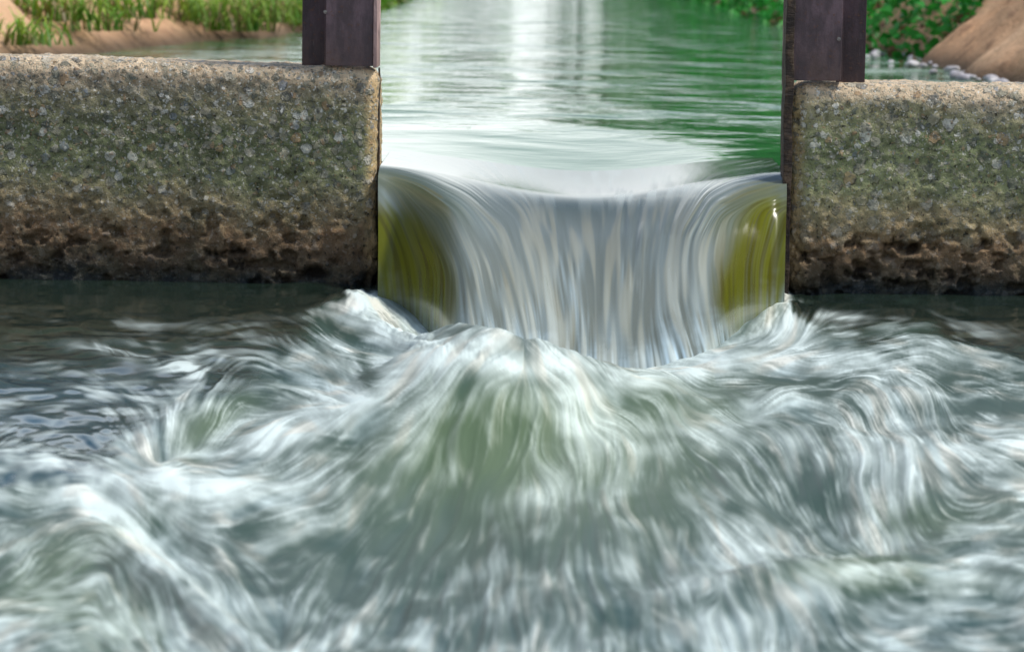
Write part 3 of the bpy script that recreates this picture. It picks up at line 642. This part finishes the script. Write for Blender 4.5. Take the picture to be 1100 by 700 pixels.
# ------------------------------------------------------------------ ground: one sheet with the channel cut in it
def bankL(y): return poly([(-60, 5), (-.5, 5), (.3, 3.0), (6, 2.9), (17, 2.45), (19.5, 2.25), (21.5, 1.85), (24, 1.72), (34, 1.80), (60, 1.9), (90, 1.9), (300, 1.9)], y-9.04+9.04)
def bankR(y): return poly([(-60, 5), (-.5, 5), (.3, 2.6), (5, 2.15), (8, 1.95), (10, 1.93), (11.2, 1.72), (17, 1.86), (30, 1.80), (40, 1.6), (55, 1.0), (90, .3), (300, .2)], y)
def ground_z(x, y):
    yl = y+9.04*0
    bl_ = poly([(-60, 5), (-.5, 5), (.3, 3.2), (5, 3.0), (9.5, 2.45), (11.5, 2.18), (13.5, 1.80), (17, 1.70), (27, 1.78), (40, 1.75), (62, 1.5), (90, 1.0), (300, .9)], y)
    br_ = bankR(y)
    dd = np.where(x < 0, -x-bl_, x-br_)+.14*fbm(x*1.1, y*1.1, 0, 3, 3)
    up = ZUP-.02+np.where(x > 0, .85, .62-.36*sstep(12, 20, y))*np.clip(dd, 0, 1.6)**.9+.10*fbm(x*1.7, y*1.7, 0, 3, 6)*sstep(0, .8, dd)+.03*fbm(x*7, y*7, 0, 3, 8)*sstep(0, .3, dd)
    up = up+(.15*fbm(x*3.1+y*.8, y*2.2, 0, 4, 15)+.03*fbm(x*11, y*9, 0, 3, 16))*sstep(.05, .5, dd)
    up = up+.02*np.clip(dd-1.6, 0, 400)**.8
    dn = ZUP-.02+.9*dd
    z = np.where(dd > 0, up, np.maximum(dn, -.9))
    z = np.where((y < .3) & (dd < 0), np.maximum(-1.2, z-.6), z)
    return z
def axis(a): return np.array(a)
xs = np.concatenate([-np.geomspace(600, 6, 26), np.linspace(-5.8, 5.8, 190), np.geomspace(6, 600, 26)])
ys = np.concatenate([-np.geomspace(300, 12, 12), np.linspace(-11.5, .2, 24), np.linspace(.3, 34, 330), np.geomspace(34.5, 1500, 40)])
GX, GY = np.meshgrid(xs, ys); GZ = ground_z(GX, GY)
o = grid_mesh('ground', np.stack([GX, GY, GZ], -1), M_BANK); tag(o, kind='structure')

# ------------------------------------------------------------------ plants
def leaf_cloud(pts, nrm, size, ratio, cols, jit=1.0):
    """pts Nx3, one bent leaf (two quads) each"""
    n = len(pts)
    a = rng.uniform(0, 2*math.pi, n); el = rng.uniform(-.2, 1.1, n)
    d = np.stack([np.cos(a)*np.cos(el), np.sin(a)*np.cos(el), np.sin(el)], -1)
    sdv = np.cross(d, rng.standard_normal((n, 3))); sdv /= np.linalg.norm(sdv, axis=1, keepdims=True)
    L = (size*rng.uniform(.6, 1.3, n))[:, None]; Wd = L*ratio
    V_ = np.stack([pts-sdv*Wd*.15, pts+sdv*Wd*.15, pts+d*L*.5+sdv*Wd*.5, pts+d*L*.5-sdv*Wd*.5, pts+d*L*.95-np.array([0, 0, .25])*L], 1)
    b = np.arange(n)[:, None]*5
    q = np.concatenate([b+np.array([0, 1, 2, 3])], 0)
    tr = np.concatenate([b+np.array([3, 2, 4, 4])], 0)
    c = np.repeat(cols, 5, 0)
    return V_.reshape(-1, 3), q, tr[:, :3], c
def leaf_object(name, pts, size, ratio, cols, parent=None):
    V_, q, tr, c = leaf_cloud(pts, None, size, ratio, cols)
    Fq = np.concatenate([np.stack([q[:, 0], q[:, 1], q[:, 2]], 1), np.stack([q[:, 0], q[:, 2], q[:, 3]], 1), tr])
    return raw_mesh(name, V_, Fq, M_LEAF, parent, False, c)
def greens(n, a=(.02, .28, .03), b=(.08, .56, .07), odd=.08):
    t = rng.uniform(0, 1, n)[:, None]; c = np.array(a)*(1-t)+np.array(b)*t
    k = rng.uniform(0, 1, n) < odd; c[k] = np.array([.30, .17, .09])*rng.uniform(.6, 1.2, (k.sum(), 1)); return c
def cover(side, n, y0, y1, d0, d1, size, name, bare, hgt=.22, **kw):
    y = y0+(y1-y0)*rng.uniform(0, 1, n)**1.2; d = rng.uniform(d0, d1, n)
    bl_ = poly([(-60, 5), (.3, 3.2), (5, 3.0), (9.5, 2.45), (11.5, 2.18), (13.5, 1.80), (17, 1.70), (27, 1.78), (60, 1.9), (300, 1.9)], y)
    x = np.where(side < 0, -bl_-d, bankR(y)+d)
    keep = fbm(x*1.3, y*.9, 0, 3, 55)+bare(x, y, d) > 0
    x, y, d = x[keep], y[keep], d[keep]
    mound = np.clip(.5+1.0*fbm(x*2.1, y*1.6, 0, 3, 66), .05, 1.3)
    z = ground_z(x, y)+rng.uniform(0, 1, len(x))*hgt*mound
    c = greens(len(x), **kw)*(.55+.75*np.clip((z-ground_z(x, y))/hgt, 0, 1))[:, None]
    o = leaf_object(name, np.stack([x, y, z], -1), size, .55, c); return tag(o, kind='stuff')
cover(1, 56000, 8.6, 46, -.10, 3.4, .085, 'ground_cover', lambda x, y, d: .55-.95*sstep(11.6, 9.0, y+d*1.0), .30)
cover(-1, 30000, 16, 46, -.05, 3.2, .085, 'ground_cover', lambda x, y, d: .45, .28, a=(.12, .32, .02), b=(.42, .68, .06))
cover(1, 6500, 5.0, 11.0, .2, 2.2, .05, 'weeds', lambda x, y, d: -.12, .10)
cover(-1, 2200, 8.0, 16, .3, 2.6, .06, 'weeds', lambda x, y, d: -.18, .08, a=(.12, .26, .03), b=(.30, .45, .06))

def grass_tuft(x, y, n, L, label, droop=.6, tone=0, name='grass_tuft', group='long grass tufts on the left bank'):
    z = float(ground_z(np.array([x]), np.array([y]))[0])-.02
    root = empty(name, (x, y, z)); V_ = []; Fq = []; C = []
    for i in range(n):
        a = random.uniform(0, 2*math.pi); l = L*random.uniform(.5, 1.15); w_ = random.uniform(.004, .010)
        bx, by = random.gauss(0, .17), random.gauss(0, .12); out = random.uniform(.35, 1.5)*droop
        px_, py_ = -math.sin(a), math.cos(a)
        t = random.random(); c = np.array([.16, .42, .04])*(1-t)+np.array([.50, .68, .08])*t
        if random.random() < .18: c = np.array([.40, .30, .12])
        K = 6; b = len(V_)
        for k in range(K):
            u = k/(K-1); r = out*l*u**1.4; zz = l*(u-.55*droop*u**2.6*out*1.6)
            cxp, cyp = bx+math.cos(a)*r, by+math.sin(a)*r; ww_ = w_*(1-u)**.6+.0008
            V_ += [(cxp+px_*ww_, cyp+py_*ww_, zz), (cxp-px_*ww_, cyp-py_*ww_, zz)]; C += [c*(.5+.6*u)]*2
            if k: q = b+2*k; Fq.append((q-2, q-1, q+1, q))
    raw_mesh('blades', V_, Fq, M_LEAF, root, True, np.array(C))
    return tag(root, label, 'grass tuft', group)
tl = [(40, 8, .42, 16.2, 'grass tuft at far left of the sandy bank'), (85, 20, .36, 16.6, 'grass tuft spreading low across the left sandy bank'), (12, 34, .28, 13.5, 'small bright tuft at the left edge of the picture behind the wall'),
      (190, 8, .52, 22, 'tall grass tuft right of the bare sandy slope'), (222, 18, .55, 21.5, 'grass tuft hanging over the dark cut bank'), (250, 20, .60, 22, 'yellowing long grass tuft above the channel edge'), (272, 10, .55, 23, 'dense long grass tuft near the left steel post'),
      (300, 6, .5, 25, 'bright grass tuft just left of the steel post'), (120, 4, .40, 18, 'thin grass tuft on top of sandy slope'), (318, 14, .4, 24, 'short grass tuft touching the left steel post in view')]
for (px, py, L, d, lb) in tl:
    # stand the tuft where its sight line meets the ground
    dr = ray(px, py+12); best = None
    for t_ in np.linspace(12, 60, 900):
        q = CAM+dr/np.linalg.norm(dr)*t_
        if q[2] <= ground_z(np.array([q[0]]), np.array([q[1]]))[0]: best = q; break
    if best is None: best = CAM+dr/np.linalg.norm(dr)*d
    grass_tuft(float(best[0]), float(best[1]), 120, L*.85, lb, .8)

# trees and shrubs further up the canal: mostly above the frame, mirrored in the water
def woody(name, x, y, h, wd, n, size, label, cat, group, low=.0):
    z = float(ground_z(np.array([x]), np.array([y]))[0])-.05
    root = empty(name, (x, y, z))
    V_ = []; Fq = []
    def limb(p, q, r0, r1):
        b = len(V_); p = np.array(p); q = np.array(q); d = q-p; d = d/np.linalg.norm(d); u = np.cross(d, [0.3, .9, .1]); u /= np.linalg.norm(u); v = np.cross(d, u)
        for k in range(4):
            t = k/3; c = p*(1-t)+q*t+u*.04*math.sin(t*5)*h*.1; rr = r0*(1-t)+r1*t
            for m in range(8): V_.append(c+rr*(math.cos(m*.785)*u+math.sin(m*.785)*v))
            if k:
                for m in range(8): Fq.append((b+8*(k-1)+m, b+8*(k-1)+(m+1)%8, b+8*k+(m+1)%8, b+8*k+m))
    rt = h*.012
    limb((0, 0, -.05), (.03*h, 0, .55*h), rt, rt*.6); limb((.03*h, 0, .53*h), (-.02*h, .02*h, .92*h), rt*.6, rt*.15)
    cs = []
    for i in range(13):
        a = random.uniform(0, 6.28); zz = random.uniform(low+.1, .95); rr = wd*random.uniform(.25, .8)*math.sin(min(1, (1.08-zz)*1.5)*1.57)
        c = (math.cos(a)*rr, math.sin(a)*rr, zz*h); cs.append(c)
        limb((.02*h, 0, max(.1, zz-.3)*h*.8), c, rt*.35, rt*.08)
    raw_mesh('trunk', V_, Fq, M_BARK, root)
    cs = np.array(cs); k = rng.integers(0, len(cs), n); off = rng.standard_normal((n, 3)); off /= np.linalg.norm(off, axis=1, keepdims=True)
    off *= (rng.uniform(0, 1, n)**.45)[:, None]*np.array([wd*.42, wd*.42, h*.17])
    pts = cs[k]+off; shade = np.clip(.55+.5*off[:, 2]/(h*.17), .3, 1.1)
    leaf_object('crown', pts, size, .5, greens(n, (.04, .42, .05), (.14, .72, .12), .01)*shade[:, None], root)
    return tag(root, label, cat, group)
_s = NT('bark'); M_BARK = _s.fin(_s.ramp(_s.noise(_s.mapping(_s.obj(), (1, 1, .2)), 12, 5), [(.35, (.05, .035, .025)), (.65, (.16, .12, .09))]), .9)
for (px, d, h_, wd) in [(645, 92, 6.4, 2.2), (700, 80, 6.4, 2.2), (752, 70, 5.6, 2.0), (800, 60, 5.2, 2.0), (850, 52, 4.6, 1.8), (498, 95, 1.3, 1.4), (616, 100, 3.6, 1.9), (672, 100, 6.6, 2.2), (730, 88, 6.4, 2.2)]:
    woody('tree', (px-590)/3600*d+CAM[0], d-9.04, h_*(1.35 if px > 600 else 1), wd, 2600, .34, 'leafy green tree beside the far end of the canal, mirrored in the water', 'tree', 'trees far up the canal')

# pale stones along the right waterline
def stone(x, y, z, r, label):
    bm = bmesh.new(); bmesh.ops.create_icosphere(bm, subdivisions=3, radius=1)
    sd_ = random.randint(0, 999); sx, sy, sz = random.uniform(.8, 1.5), random.uniform(.8, 1.2), random.uniform(.45, .7)
    co = np.array([v.co[:] for v in bm.verts]); k = 1+.28*fbm(co[:, 0]*1.3+sd_, co[:, 1]*1.3, co[:, 2]*1.3, 3, sd_)
    for v, c, q in zip(bm.verts, co, k): v.co = Vector((c[0]*sx*r*q, c[1]*sy*r*q, c[2]*sz*r*q))
    o = bm_obj('stone', bm, M_STONE, None, True); o.location = (x, y, z); o.rotation_euler = (0, 0, random.uniform(0, 6)); return tag(o, label, 'stone', 'pale stones along the right waterline')
for i in range(90):
    y = 3.2+8.2*i/89+random.uniform(-.2, .2)
    x = float(bankR(np.array([y]))[0])+random.uniform(-.16, .14)
    stone(x, y, ZUP+random.uniform(-.01, .015), random.choice((.014, .018, .022, .03, .038)), 'pale grey lavender stone at the waterline below the right soil bank')
